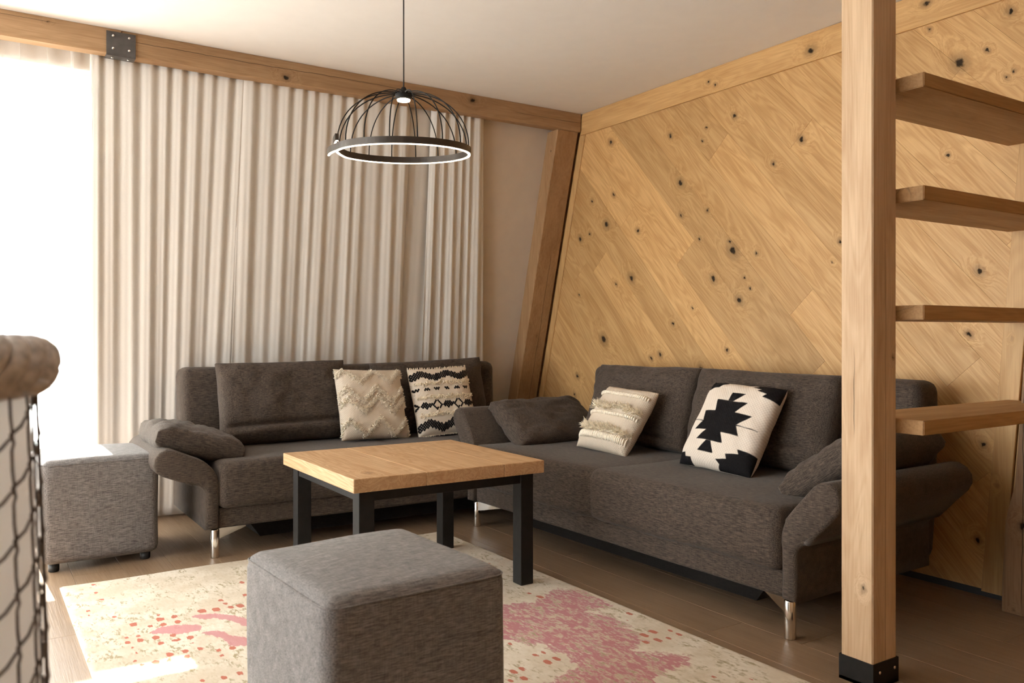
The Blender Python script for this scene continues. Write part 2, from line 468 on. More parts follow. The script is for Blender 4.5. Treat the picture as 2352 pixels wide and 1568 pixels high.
field = [(right_edge(ZB), ZB), (left_edge(ZB), ZB), (left_edge(ZT), ZT), (right_edge(ZT), ZT)]
cA, sA = math.cos(PANG), math.sin(PANG)
joints = {-1: [3.549], 1: [3.173], -2: [2.587], -4: [3.319], -7: [3.825], -5: [3.83]}
V0, VW = -0.814, 0.18
for k in range(-17, 10):
    v0 = V0+VW*k; v1 = v0+VW
    js = list(joints.get(k, [1.3+random.random()*1.9]))
    a = js[0]
    cuts = [a-4.2, a-2.05, a, a+2.05, a+4.1]
    for i in range(len(cuts)-1):
        u0, u1 = cuts[i], cuts[i+1]
        q = [(u*cA-v*sA, u*sA+v*cA) for (u, v) in ((u0, v0), (u1, v0), (u1, v1), (u0, v1))]
        pl = q
        for j in range(4):
            p_, n_ = field[j], field[(j+1) % 4]
            dx, dy = n_[0]-p_[0], n_[1]-p_[1]
            nx, ny = dy, -dx
            pl = clip(pl, nx, ny, nx*p_[0]+ny*p_[1])
            if len(pl) < 3: break
        if len(pl) >= 3:
            ar = abs(sum(pl[j][0]*pl[(j+1) % len(pl)][1]-pl[(j+1) % len(pl)][0]*pl[j][1] for j in range(len(pl))))/2
            if ar > 0.00005: wall_piece('plank', pl, M['oak_wall'], parent=wr)
# trims on the oak wall
t1 = wall_piece('trim_1', [(YB, 2.285), (4.235, 2.285), (4.215, 2.419), (YB, 2.419)], M['oak_trim_y'], x_face=XR-.012, depth=.028, bev=.002); struct(t1)
t2 = wall_piece('trim_2', [(left_edge(0.01)-.004, 0.01), (left_edge(0.01)+.052, 0.01), (left_edge(2.285)+.052, 2.285), (left_edge(2.285)-.004, 2.285)], M['oak_trim_z'], x_face=XR-.008, depth=.024, bev=.002); struct(t2)
t3 = wall_piece('trim_3', [(right_edge(0.02)-.075, 0.02), (right_edge(0.02)+.003, 0.02), (right_edge(2.284)+.003, 2.284), (right_edge(2.284)-.075, 2.284)], M['oak_trim_z'], x_face=XR-.006, depth=.022, bev=.002); struct(t3)
t4 = wall_piece('trim_4', [(YB, .02), (right_edge(.02)-.078, .02), (right_edge(2.284)-.078, 2.284), (YB, 2.284)], M['oak_trim_z'], x_face=XR+.004, depth=.012); struct(t4)
quick('baseboard_right', (XR+.004, XR+.02, YB, 4.8, 0.0, .03), M['black_plastic']); struct(bpy.data.objects['baseboard_right'])

# beam under the ceiling in two lengths, steel bracket, leaning timber
def rough_beam(name, x0, x1, y0, y1, z0, z1, mat):
    bm = bmesh.new(); n = max(2, int((x1-x0)/.12))
    prof = [(y0, z0), (y0, z1), (y1, z1), (y1, z0)]
    ch = .006
    ring = [(y0+ch, z0), (y0, z0+ch), (y0, z1), (y1, z1), (y1, z0)]
    rings = []
    for i in range(n+1):
        x = x0+(x1-x0)*i/n
        rings.append([bm.verts.new((x, y+.0022*noise3((x*2.3, j*5.1, 1)), z+(.003*noise3((x*1.9, j*3.7, 4)) if z < z1 else 0))) for j, (y, z) in enumerate(ring)])
    for i in range(n):
        for j in range(5): bm.faces.new((rings[i][j], rings[i][(j+1) % 5], rings[i+1][(j+1) % 5], rings[i+1][j]))
    bm.faces.new(rings[0]); bm.faces.new(rings[-1])
    bmesh.ops.recalc_face_normals(bm, faces=bm.faces)
    return obj(name, bm, mat)
b1 = rough_beam('ceiling_beam', 0.598, 3.283, 4.22, 4.288, 2.305, 2.419, M['beam'])
tag(b1, 'long oak ceiling beam running from the black bracket to the oak wall corner', 'beam', 'ceiling beam lengths')
b2 = rough_beam('ceiling_beam', -2.69, 0.596, 4.217, 4.288, 2.308, 2.419, M['beam'])
tag(b2, 'oak ceiling beam length above the white sheer curtain, left of the bracket', 'beam', 'ceiling beam lengths')

br = empty('beam_bracket', (0.595, 4.216, 2.30)); tag(br, 'dark steel angle bracket screwed over the ceiling beam joint', 'bracket')
bm = bmesh.new(); box(bm, -.062, .062, -.004, 0, 0.0, .108); box(bm, -.062, .062, -.004, .058, -.004, 0.003)
bmesh.ops.bevel(bm, geom=list(bm.edges), offset=.001, segments=1, affect='EDGES')
obj('plate', bm, M['bracket'], br)
def screw(parent, loc, axis='y', r=.006):
    bm = bmesh.new()
    bmesh.ops.create_uvsphere(bm, u_segments=10, v_segments=6, radius=r)
    sc = {'y': (1, .45, 1), 'z': (1, 1, .45), 'x': (.45, 1, 1)}[axis]
    bmesh.ops.scale(bm, vec=sc, verts=bm.verts); smooth_all(bm)
    o = obj('screw', bm, M['steel'], parent); o.location = loc; return o
for x in (-.034, .034):
    for z in (.030, .088): screw(br, (x, -.005, z), 'y')
    screw(br, (x, .028, -.005), 'z')

# leaning timber in the corner
def py(z): return 4.238+SL*(2.305-z)
bm = bmesh.new()
n = 20; rings = []
for i in range(n+1):
    z = 0.0 + 2.304*i/n
    a = .0025*noise3((z*3, 2, 1)); b = .0025*noise3((z*3, 9, 5))
    rings.append([bm.verts.new(p) for p in ((3.112+a, py(z)+.006, z), (3.118+a, py(z)+b, z), (3.272, py(z)+b, z), (3.272, py(z)+.105, z), (3.112+a, py(z)+.105, z))])
for i in range(n):
    for j in range(5): bm.faces.new((rings[i][j], rings[i][(j+1) % 5], rings[i+1][(j+1) % 5], rings[i+1][j]))
bm.faces.new(rings[0]); bm.faces.new(rings[-1]); bmesh.ops.recalc_face_normals(bm, faces=bm.faces)
M['lean_wood'] = wood('aged oak leaning timber', (0.44, 0.275, 0.145), (0.27, 0.145, 0.065), 'z', [(3.112, 4.31, 2.18, .005), (3.22, 4.47, 1.56, .007), (3.2, 4.60, 1.0, .006), (3.24, 4.38, 1.88, .007)], tone=.02, rough=.6, cracks=[('x', 3.215, .03, .1, 1.6, .002)])
tag(obj('leaning_timber', bm, M['lean_wood']), 'leaning aged oak timber in the corner beside the plank wall', 'timber')

# free-standing post with steel shoe
post = empty('oak_post', (2.168, 1.432, 0)); tag(post, 'square free-standing oak post with black steel shoe in the foreground', 'post')
bm = bmesh.new(); PX, PY_ = .116, .104
rings = []
for i in range(25):
    z = .012+2.404*i/24; q = .0012*noise3((z*4, 1, 1)); c = .004
    rings.append([bm.verts.new((x+q, y+q, z)) for (x, y) in ((c, 0), (PX-c, 0), (PX, c), (PX, PY_-c), (PX-c, PY_), (c, PY_), (0, PY_-c), (0, c))])
for i in range(24):
    for j in range(8): bm.faces.new((rings[i][j], rings[i][(j+1) % 8], rings[i+1][(j+1) % 8], rings[i+1][j]))
bm.faces.new(rings[0]); bm.faces.new(rings[-1]); bmesh.ops.recalc_face_normals(bm, faces=bm.faces)
obj('shaft', bm, M['post_wood'], post)
bm = bmesh.new(); e = .004
for b in ((-e, 0.0, -e, PY_+e, 0, .072), (PX, PX+e, -e, PY_+e, 0, .072), (0, PX, -e, 0, 0, .072), (0, PX, PY_, PY_+e, 0, .072), (-e, PX+e, -e, PY_+e, 0, .010)): box(bm, *b)
shoe = obj('post_shoe', bm, M['black_steel'], post)
for q in ((.026, -.0055, .045), (.098, -.0055, .045)): screw(shoe, q, 'y', .005)

# oak treads between post and wall
TR = [1.726, 1.402, 1.059, 0.727]
tl = ['topmost thick oak tread beside the post near the ceiling', 'second oak tread from the top beside the post', 'third oak tread from the top, level with the eye', 'lowest oak tread, in front of the sofa end, its top showing']
for z, lb in zip(TR, tl):
    bm = bmesh.new()
    prism(bm, [(2.288, 1.351), (3.288, 1.351), (3.288, 1.612), (2.288, 1.612)], 'z', z, z+.042)
    bmesh.ops.bevel(bm, geom=[e for e in bm.edges], offset=.0025, segments=2, affect='EDGES')
    tag(obj('stair_tread', bm, M['tread_wood']), lb, 'tread', 'oak treads')
# live-edged upright board by the wall
bm = bmesh.new()
edge = [(1.578, 0.002), (1.576, .12), (1.568, .25), (1.565, .33), (1.550, .40), (1.532, .47), (1.522, .60), (1.512, .75), (1.500, .95), (1.485, 1.3), (1.47, 1.7), (1.455, 2.1), (1.445, 2.27)]
prism(bm, edge+[(1.16, 2.27), (1.26, .002)], 'x', 3.165, 3.285)
bmesh.ops.bevel(bm, geom=[e for e in bm.edges if abs(e.verts[0].co.x-e.verts[1].co.x) < 1e-6 and e.verts[0].co.x < 3.2], offset=.012, segments=3, affect='EDGES')
M['board_wood'] = wood('grey-brown live-edge oak', (0.34, 0.21, 0.115), (0.20, 0.105, 0.05), 'z', [(3.165, 1.50, .33, .010), (3.165, 1.53, .02, .004)], tone=.02, rough=.55, cracks=[('y', 1.50, .03, .0, .9, .002)])
tag(obj('stair_stringer', bm, M['board_wood']), 'live-edged brown oak stringer board standing against the plank wall', 'board')

# terrace outside
bm = bmesh.new(); box(bm, -6, 4, 5.02, 7.6, -.2, -.06)
M['terrace'] = plain('pale terrace paving', (0.55, 0.53, 0.50), .8)
struct(obj('terrace_floor', bm, M['terrace']))
bm = bmesh.new(); prism(bm, [(5.60, 2.21), (5.64, 2.21), (5.64, 3.17), (5.60, 3.17)], 'x', -6, 5)  # unseen board added to block the sun between ottoman and rug patch
M['eave'] = plain('pale timber eave', (0.50, 0.46, 0.41), .7)
tag(obj('eave_board', bm, M['eave']), 'pale eave board outside, above the bright window', 'eave')
rail = empty('balcony_railing', (0, 7.3, -.06)); tag(rail, 'pale slatted balcony railing seen through the sheer curtain', 'railing')
M['rail'] = plain('pale grey railing', (0.55, 0.54, 0.53), .6)
quick('top_rail', (-5, 3, -.03, .03, .98, 1.03), M['rail'], rail)
quick('bottom_rail', (-5, 3, -.02, .02, .08, .12), M['rail'], rail)
for i in range(40): quick('slat', (-4.95+i*.2, -4.83+i*.2, -.012, .012, .12, .98), M['rail'], rail)

# ================================================================== CURTAINS
def curtain(name, xt0, xt1, xb0, xb1, off, amp, folds, seed, mat, label, ztop=2.335, zbot=.012, nz=44, th=0.0, over=.21):
    nx = int(folds*12)
    r = np.random.default_rng(seed)
    ph = np.cumsum(1+.55*(r.random(int(folds)+2)-.5)); ph = np.concatenate([[0], ph]); ph = ph/ph[int(folds)]
    am = .65+.6*r.random(int(folds)+3)
    bm = bmesh.new(); g = []
    for j in range(nz+1):
        tz = j/nz; z = zbot+(ztop-zbot)*tz
        row = []
        for i in range(nx+1):
            s = i/nx
            p = np.interp(s, ph, np.arange(len(ph)))
            k = int(p); a = am[min(k, len(am)-1)]*(1-(p-k))+am[min(k+1, len(am)-1)]*(p-k)
            low = 1-tz
            wob = .9*math.sin(p*.55+seed)*low
            cph = 2*math.pi*(p+wob*.30)
            y = math.cos(cph)+.30*math.cos(2*cph+.6+1.0*low)+.10*math.cos(3*cph)
            amp2 = amp*a*(1-low*(.30+.45*(.5+.5*math.sin(p*1.31+seed*2))))
            x = (xt0+(xt1-xt0)*s)*tz+(xb0+(xb1-xb0)*s)*low
            x += over*amp*math.sin(cph)*a
            yy = ys(z, off)+amp2*y*.8 + low*amp*1.1*math.sin(2*math.pi*p*.37+seed)
            row.append(bm.verts.new((x, yy, z)))
        g.append(row)
    for j in range(nz):
        for i in range(nx):
            f = bm.faces.new((g[j][i], g[j][i+1], g[j+1][i+1], g[j+1][i])); f.smooth = True
    o = obj(name, bm, mat)
    if th > 0:
        md = o.modifiers.new('cloth', 'SOLIDIFY'); md.thickness = th; md.offset = 0
    return o
c1 = curtain('curtain', .475, 1.20, .545, 1.27, 4.300, .009, 10, 3, M['curtain'], '', th=.0015)
tag(c1, 'greige curtain panel beside the white sheer, behind the left ottoman', 'curtain', 'greige curtain panels')
c2 = curtain('curtain', 1.165, 2.115, 1.245, 2.305, 4.288, .009, 12, 5, M['curtain'], '', th=.0015)
tag(c2, 'wide greige curtain panel in the middle, behind the pendant lamp', 'curtain', 'greige curtain panels')
c3 = curtain('curtain', 2.105, 2.345, 2.285, 2.52, 4.318, .004, 3, 8, M['curtain'], '', th=.0015)
tag(c3, 'flat unpleated greige curtain strip between two pleated panels', 'curtain', 'greige curtain panels')
c4 = curtain('curtain', 2.25, 2.60, 2.46, 2.96, 4.292, .013, 6, 11, M['curtain'], '', th=.0015)
tag(c4, 'narrow tightly gathered greige curtain panel next to the leaning timber', 'curtain', 'greige curtain panels')
s1 = curtain('sheer_curtain', -2.45, .53, -2.45, .60, 4.312, .020, 30, 21, M['sheer'], '', over=1.25)
tag(s1, 'white translucent sheer curtain hanging before the bright window', 'curtain')
bm = bmesh.new(); box(bm, -2.6, 2.9, 4.292, 4.325, 2.34, 2.365)
tag(obj('curtain_rail', bm, M['frame_white']), 'slim white curtain rail hidden behind the ceiling beam', 'rail')

# ================================================================== SOFAS
def arm_mesh(theta, reach, depth, flip, cz0=.30):
    """padded arm: upright panel that bends outwards; profile in (x,z) swept along the depth"""
    pts = [(0.0, .135), (0.0, .20), (0.0, cz0-.03)]
    cx0, R = -.10, .10
    ang = 0.0
    while ang < theta:
        pts.append((cx0+R*math.cos(ang), cz0+R*math.sin(ang))); ang += 10*D2R
    tx, tz = -math.sin(theta), math.cos(theta)
    ex, ez = cx0+R*math.cos(theta), cz0+R*math.sin(theta)
    for s in (0.0, .3, .6, .85, 1.0): pts.append((ex+tx*reach*s, ez+tz*reach*s))
    n = len(pts); hw = []
    for i in range(n):
        s = i/(n-1); hw.append(.030+.030*min(1, max(0, (s-.25)*2.2)))
    L, R_ = [], []
    for i in range(n):
        a = pts[max(i-1, 0)]; b = pts[min(i+1, n-1)]
        dx, dz = b[0]-a[0], b[1]-a[1]; l = math.hypot(dx, dz) or 1
        nx, nz = dz/l, -dx/l
        L.append((pts[i][0]-nx*hw[i], pts[i][1]-nz*hw[i])); R_.append((pts[i][0]+nx*hw[i], pts[i][1]+nz*hw[i]))
    cap = []
    a0 = math.atan2(tz, tx)
    for k in range(1, 6):
        a = a0-math.pi/2+math.pi*k/6
        cap.append((pts[-1][0]+hw[-1]*math.cos(a), pts[-1][1]+hw[-1]*math.sin(a)))
    poly = R_+cap+L[::-1]
    bm = bmesh.new(); m = len(poly)
    cxp = sum(p[0] for p in poly)/m; czp = sum(p[1] for p in poly)/m
    rings = []
    for (yy, sh) in ((0.0, .014), (.005, .004), (.014, 0.0), (depth*.33, 0), (depth*.66, 0), (depth-.014, 0), (depth-.005, .004), (depth, .014)):
        q = poly
        if sh > 0:
            q = []
            for i in range(m):
                a = poly[i-1]; b = poly[(i+1) % m]; dx, dz = b[0]-a[0], b[1]-a[1]; l = math.hypot(dx, dz) or 1
                q.append((poly[i][0]-dz/l*sh, poly[i][1]+dx/l*sh))
        wr_ = .003
        rings.append([bm.verts.new((p[0]+wr_*noise3((p[0]*9, yy*7, p[1]*9)), yy, p[1]+wr_*noise3((p[0]*8+3, yy*6, p[1]*8)))) for p in q])
    for i in range(len(rings)-1):
        for j in range(m):
            bm.faces.new((rings[i][j], rings[i][(j+1) % m], rings[i+1][(j+1) % m], rings[i+1][j]))
    bm.faces.new(rings[0]); bm.faces.new(rings[-1])
    if flip: bmesh.ops.scale(bm, vec=(-1, 1, 1), verts=bm.verts)
    bmesh.ops.recalc_face_normals(bm, faces=bm.faces)
    return smooth_all(bm)
def soft_box(x0, x1, y0, y1, z0, z1, r, seg=4, bulge=.006, seed=0, div=10):
    bm = bmesh.new(); box(bm, x0, x1, y0, y1, z0, z1)
    bmesh.ops.bevel(bm, geom=list(bm.edges), offset=r, segments=seg, profile=.5, affect='EDGES')
    big = [e for e in bm.edges if e.calc_length() > 3*r]
    bmesh.ops.subdivide_edges(bm, edges=big, cuts=div, use_grid_fill=True)
    c = Vector(((x0+x1)/2, (y0+y1)/2, (z0+z1)/2))
    bm.normal_update()
    for v in bm.verts:
        v.co += v.normal*(bulge*(.5+noise3((v.co.x*4+seed, v.co.y*4, v.co.z*4))))
    bmesh.ops.recalc_face_normals(bm, faces=bm.faces)
    return smooth_all(bm)
def make_sofa(L, back_ext, bl_ext, left_arm, right_arm, label, loc, rz, db=.05, lz=.30):
    s = empty('sofa', loc, rz); tag(s, label, 'sofa', 'charcoal sofas')
    half = L/2
    for i in range(2):
        bm = soft_box(i*half-(.2 if i else 0), (i+1)*half+(0 if i else .2), 0, .70+db, .222, .435, .038, seed=0)
        r_ = bmesh.ops.bisect_plane(bm, geom=list(bm.verts)+list(bm.edges)+list(bm.faces), plane_co=(half, 0, 0), plane_no=(1 if not i else -1, 0, 0), clear_outer=True)
        ce = [e for e in r_['geom_cut'] if isinstance(e, bmesh.types.BMEdge)]
        cv = [v for v in r_['geom_cut'] if isinstance(v, bmesh.types.BMVert)]
        for v in cv:
            v.co.z -= .005 if v.co.z > .3 else -.003
            v.co.y += .005 if v.co.y < .3 else 0
        obj('seat_cushion', bm, M['fab'], s)
    obj('base_panel', soft_box(.002, L-.002, .032, .72+db, .132, .228, .012, 2, bulge=.002), M['fab'], s)
    bm = soft_box(-bl_ext, L+back_ext, .60+db, .762+db, .14, .835, .045, 4, bulge=.008, seed=3)
    for v in bm.verts: v.co.y += (v.co.z-.8)*.05
    obj('backrest', bm, M['fab'], s)
    (tl_, rl), (tr_, rr) = left_arm, right_arm
    a = obj('armrest', arm_mesh(tl_, rl, .66+db*.9, False, lz), M['fab'], s); a.location = (-.031, .01, 0)
    a = obj('armrest', arm_mesh(tr_, rr, .66+db*.9, True), M['fab'], s); a.location = (L+.031, .01, 0)
    bm = bmesh.new()
    prism(bm, [(.17, .125), (L-.17, .125), (L-.23, .04), (.23, .04)], 'y', .17, .68+db)
    obj('bedding_box', bm, M['fab_dark'], s)
    for sx, xe in ((1, -.012), (-1, L+.012)):
        for y, sy, ins_ in ((.045, 1, 0), (.60+db, -1, .22)):
            x = xe+sx*ins_
            bm = bmesh.new()
            tube(bm, [(x, y, 0), (x, y, .004), (x, y, .126), (x, y, .131)], [.018, .0195, .0195, .017], 16)
            lg = obj('leg', bm, M['chrome'], s)
            bm = bmesh.new()
            x2, y2 = x+sx*.15, y+sy*.07
            d = Vector((x2-x, y2-y, 0)).normalized(); nn = Vector((-d.y, d.x, 0))*.013
            A = Vector((x, y, 0)); B = Vector((x2, y2, 0))
            vs_ = []
            for P, z0 in ((A, .082), (B, .112)):
                for q in (nn, -nn):
                    for z in (z0, .131): vs_.append(bm.verts.new((P.x+q.x, P.y+q.y, z)))
            for f in ((0, 1, 3, 2), (4, 6, 7, 5), (0, 4, 5, 1), (2, 3, 7, 6), (1, 5, 7, 3), (0, 2, 6, 4)): bm.faces.new([vs_[k] for k in f])
            bmesh.ops.recalc_face_normals(bm, faces=bm.faces)
            obj('leg_bracket', bm, M['chrome'], lg)
    return s
sofa1 = make_sofa(1.85, .015, .03, (66*D2R, .14), (48*D2R, .12), 'charcoal sofa standing against the curtains, with cream and diamond-patterned cushions', (.955, 3.87, 0), 0, .05)
S2A = -88.78*D2R
sofa2 = make_sofa(1.95, .045, -.07, (38*D2R, .16), (42*D2R, .16), 'charcoal sofa along the oak plank wall, with fringed and black-motif cushions', (2.215, 3.785, 0), S2A, .17, .37)

# ------------------------------------------------------------------ cushions
def pillow_mesh(w_, h_, t_, n=40, k=.05, ex=4.0, pw=.5, seed=0, wrinkle=.006, edge=0.0, pat=None, crease=None):
    """two-sided pillow, local x width, z height (0..h), y thickness; returns mesh"""
    verts, faces, uvs = [], [], []
    idx = {}
    us = np.sin(np.linspace(-1, 1, n+1)*math.pi/2)*.5+np.linspace(-1, 1, n+1)*.5
    for side in (-1, 1):
        for j in range(n+1):
            for i in range(n+1):
                u, v = us[i], us[j]
                border = i in (0, n) or j in (0, n)
                if border and side == 1 and edge == 0:
                    idx[(side, i, j)] = idx[(-1, i, j)]; continue
                x = w_/2*u*(1-k*(1-v*v)*abs(u)); z = h_/2*v*(1-k*(1-u*u)*abs(v))
                th = t_/2*max(0, (1-abs(u)**ex)*(1-abs(v)**ex))**pw+edge
                wr_ = wrinkle*noise3((u*2.2+seed*3.1, v*2.2, side*2.0))*(1 if not border else .5)
                wr_ += wrinkle*.5*noise3((u*6+seed, v*5, side*4.0))*(0 if border else 1)
                y = side*(th+wr_)
                if crease and side == -1: y += crease(u, v)
                idx[(side, i, j)] = len(verts); verts.append((x, y, z+h_/2)); uvs.append((u, v, side))
    for side in (-1, 1):
        for j in range(n):
            for i in range(n):
                q = [idx[(side, i, j)], idx[(side, i+1, j)], idx[(side, i+1, j+1)], idx[(side, i, j+1)]]
                faces.append(q if side == -1 else q[::-1])
    if edge > 0:
        ring = [(i, 0) for i in range(n)]+[(n, j) for j in range(n)]+[(i, n) for i in range(n, 0, -1)]+[(0, j) for j in range(n, 0, -1)]
        for a in range(len(ring)):
            b = ring[(a+1) % len(ring)]; c = ring[a]
            faces.append([idx[(-1, *b)], idx[(-1, *c)], idx[(1, *c)], idx[(1, *b)]])
    me = bpy.data.meshes.new('pillow'); me.from_pydata(verts, [], faces); me.update()
    me.polygons.foreach_set('use_smooth', [True]*len(me.polygons))
    if pat:
        at = me.attributes.new('pattern', 'FLOAT', 'POINT')
        at.data.foreach_set('value', [pat(u, v, s) for (u, v, s) in uvs])
    return me
def place(o, loc, yaw, lean, roll=0.0):
    """yaw about z (front normal -y rotated), lean backwards, roll in its own plane"""
    o.matrix_world = Matrix.Translation(loc) @ Matrix.Rotation(yaw, 4, 'Z') @ Matrix.Rotation(-lean, 4, 'X') @ Matrix.Rotation(roll, 4, 'Y')
def crease_fn(v0, depth, wd=.06, slope=0.0):
    def f(u, v):
        t = (v-v0-slope*u)
        return depth*math.exp(-(t/wd)**2)*(1-abs(u)**6) - depth*.5*math.exp(-((t+.18)/.12)**2)
    return f
def back_cushion(w_, h_, t_, seed, loc, yaw, lean, roll, label, cr):
    o = link('back_cushion', pillow_mesh(w_, h_, t_, 44, k=.014, ex=5, pw=.45, seed=seed, wrinkle=.016, edge=.012, crease=cr), M['fab'])
    place(o, loc, yaw, lean, roll)
    tag(o, label, 'cushion', 'loose sofa back cushions')
    return o
ZS = .440
back_cushion(.70, .435, .15, 1, (1.435, 4.385, ZS), 0, 13*D2R, -.5*D2R, 'loose charcoal back cushion left of the cream tufted cushion', crease_fn(-.55, .028, .05, .02))
back_cushion(.72, .425, .14, 2, (2.325, 4.395, ZS), -2*D2R, 12*D2R, -2.2*D2R, 'loose charcoal back cushion behind the diamond-patterned cushion, raised corner', None)
def s2(lx, ly, z):      # sofa 2 local -> world
    v = Matrix.Rotation(S2A, 4, 'Z') @ Vector((lx, ly, 0)); return (2.215+v.x, 3.785+v.y, z)
back_cushion(.75, .42, .15, 3, s2(.535, .655, ZS), S2A, 17*D2R, 0, 'loose charcoal back cushion behind the cream fringed cushion', crease_fn(-.72, .02, .05, -.06))
back_cushion(.79, .42, .16, 4, s2(1.30, .655, ZS), S2A, 17*D2R, .6*D2R, 'loose charcoal back cushion behind the black and white motif cushion', crease_fn(-.6, .012, .06, .1))

# arm pillows
def arm_pillow(w_, h_, t_, seed, mw, label):
    o = link('arm_pillow', pillow_mesh(w_, h_, t_, 34, k=.01, ex=5, pw=.5, seed=seed, wrinkle=.016, edge=.022), M['fab'])
    o.matrix_world = mw; tag(o, label, 'cushion', 'soft arm pillows'); return o
def lying(loc, yaw, tilt, spin=0):       # pillow lying flat: local z -> along depth; tilt about depth axis
    return Matrix.Translation(loc) @ Matrix.Rotation(yaw, 4, 'Z') @ Matrix.Rotation(tilt, 4, 'Y') @ Matrix.Rotation(spin, 4, 'Z') @ Matrix.Rotation(math.pi/2, 4, 'X') @ Matrix.Translation((0, 0, 0))
arm_pillow(.40, .44, .10, 11, lying((.900, 4.42, .505), 0, 15*D2R), 'soft charcoal pillow lying on the sofa arm beside the left ottoman')
arm_pillow(.36, .58, .10, 12, lying(s2(.05, .76, .525), S2A, 33*D2R), 'soft charcoal pillow lying on the sofa arm in the room corner')
arm_pillow(.34, .58, .10, 13, lying(s2(1.93, .80, .535), S2A, -34*D2R), 'soft charcoal pillow on the sofa arm, half hidden behind the oak post')

# decorative cushion materials
def woven(name, c0, c1, scale=260, patterned=False, dark=(.012, .011, .012), strength=.6):
    t = NT(name); co = t.coords()
    a = t.math('SINE', t.math('MULTIPLY', t.n('ShaderNodeSeparateXYZ').outputs[0], scale))
    sx = t.n('ShaderNodeSeparateXYZ'); t.put(sx.inputs[0], co)
    wx = t.math('SINE', t.math('MULTIPLY', sx.outputs[0], scale*2.4)); wz = t.math('SINE', t.math('MULTIPLY', sx.outputs[2], scale*2.4))
    h = t.math('MULTIPLY', wx, wz); h = t.math('ADD', t.math('MULTIPLY', h, .5), .5)
    f, _ = t.noise(co, 60, 3)
    g = t.math('ADD', t.math('MULTIPLY', h, .7), t.math('MULTIPLY', f, .3))
    c = t.mix(g, c0, c1)
    if patterned:
        at = t.n('ShaderNodeAttribute'); at.attribute_name = 'pattern'
        c = t.mix(t.mapr(at.outputs['Fac'], -.002, .002), c, dark)
    t.col(c); t.rough(.95); t.sp(Specular_IOR_Level=.1)
    t.bump(g, strength, .002)
    return t.m
M['cream_weave'] = woven('cream woven cotton', (.50, .42, .335), (.76, .68, .575))
M['cream_pat'] = woven('cream cotton with black weave', (.60, .52, .43), (.80, .73, .64), patterned=True)
M['kilim'] = woven('black and white kilim', (.62, .54, .46), (.80, .73, .65), scale=200, patterned=True)
M['tuft'] = plain('cream cotton yarn', (.88, .81, .69), .95, var=.12, scale=80)
M['tuft2'] = plain('ecru cotton fringe', (.86, .77, .61), .95, var=.15, scale=80)

def surf(w_, h_, t_, k, ex, pw, u, v):
    x = w_/2*u*(1-k*(1-v*v)*abs(u)); z = h_/2*v*(1-k*(1-u*u)*abs(v))
    th = t_/2*max(0, (1-abs(u)**ex)*(1-abs(v)**ex))**pw
    return Vector((x, -th, z+h_/2))
def spike(bm, p, d, L, r):
    d = d.normalized(); a = d.cross(Vector((.3, .5, .8))).normalized(); b = d.cross(a)
    B = [bm.verts.new(p+(a*math.cos(q)+b*math.sin(q))*r) for q in (0, 2.1, 4.2)]
    mid = p+d*L*.6
    Mi = [bm.verts.new(mid+(a*math.cos(q)+b*math.sin(q))*r*1.05) for q in (0, 2.1, 4.2)]
    T = bm.verts.new(p+d*L)
    for i in range(3):
        j = (i+1) % 3
        f = bm.faces.new((B[i], B[j], Mi[j], Mi[i])); f.smooth = True
        f = bm.faces.new((Mi[i], Mi[j], T)); f.smooth = True
# 1 cream cushion with tufted zigzags
CW, CH, CT = .395, .405, .13
root = empty('tufted_cushion'); tag(root, 'cream square cushion with shaggy tufted zigzag bands', 'cushion', 'decorative cushions')
link('cover', pillow_mesh(CW, CH, CT, 40, k=.035, ex=4, pw=.5, seed=31, wrinkle=.004), M['cream_weave'], root)
bm = bmesh.new()
def zig(u, per, ph): 
    t = ((u*.5+.5)/per+ph) % 1.0
    return 1-abs(t*2-1)*2
for vc, amp_ in ((.74, .19), (.18, .20), (-.10, .20), (-.72, .22)):
    for _ in range(1050):
        u = random.uniform(-.98, .98); v = vc+amp_*zig(u, .44, .30)+random.gauss(0, .042)
        if abs(v) > .985: continue
        p = surf(CW, CH, CT, .035, 4, .5, u, v)
        d = Vector((random.gauss(0, .6), -1, random.gauss(-.35, .6)))
        spike(bm, p+Vector((0, .002, 0)), d, random.uniform(.010, .021), random.uniform(.0016, .0028))
for _ in range(330):
    u = random.choice((-1, 1))*random.uniform(.96, 1.0); v = random.uniform(-.98, .98)
    if zig(v, .42, .2) < -.15: continue
    spike(bm, surf(CW, CH, CT, .035, 4, .5, u, v), Vector((u, random.gauss(-.3, .4), random.gauss(-.2, .5))), random.uniform(.010, .018), .0022)
o = obj('tufts', bm, M['tuft'], root); o['kind'] = 'stuff'
place(root, (1.858, 4.195, ZS), 2*D2R, 21*D2R, 2.0*D2R)

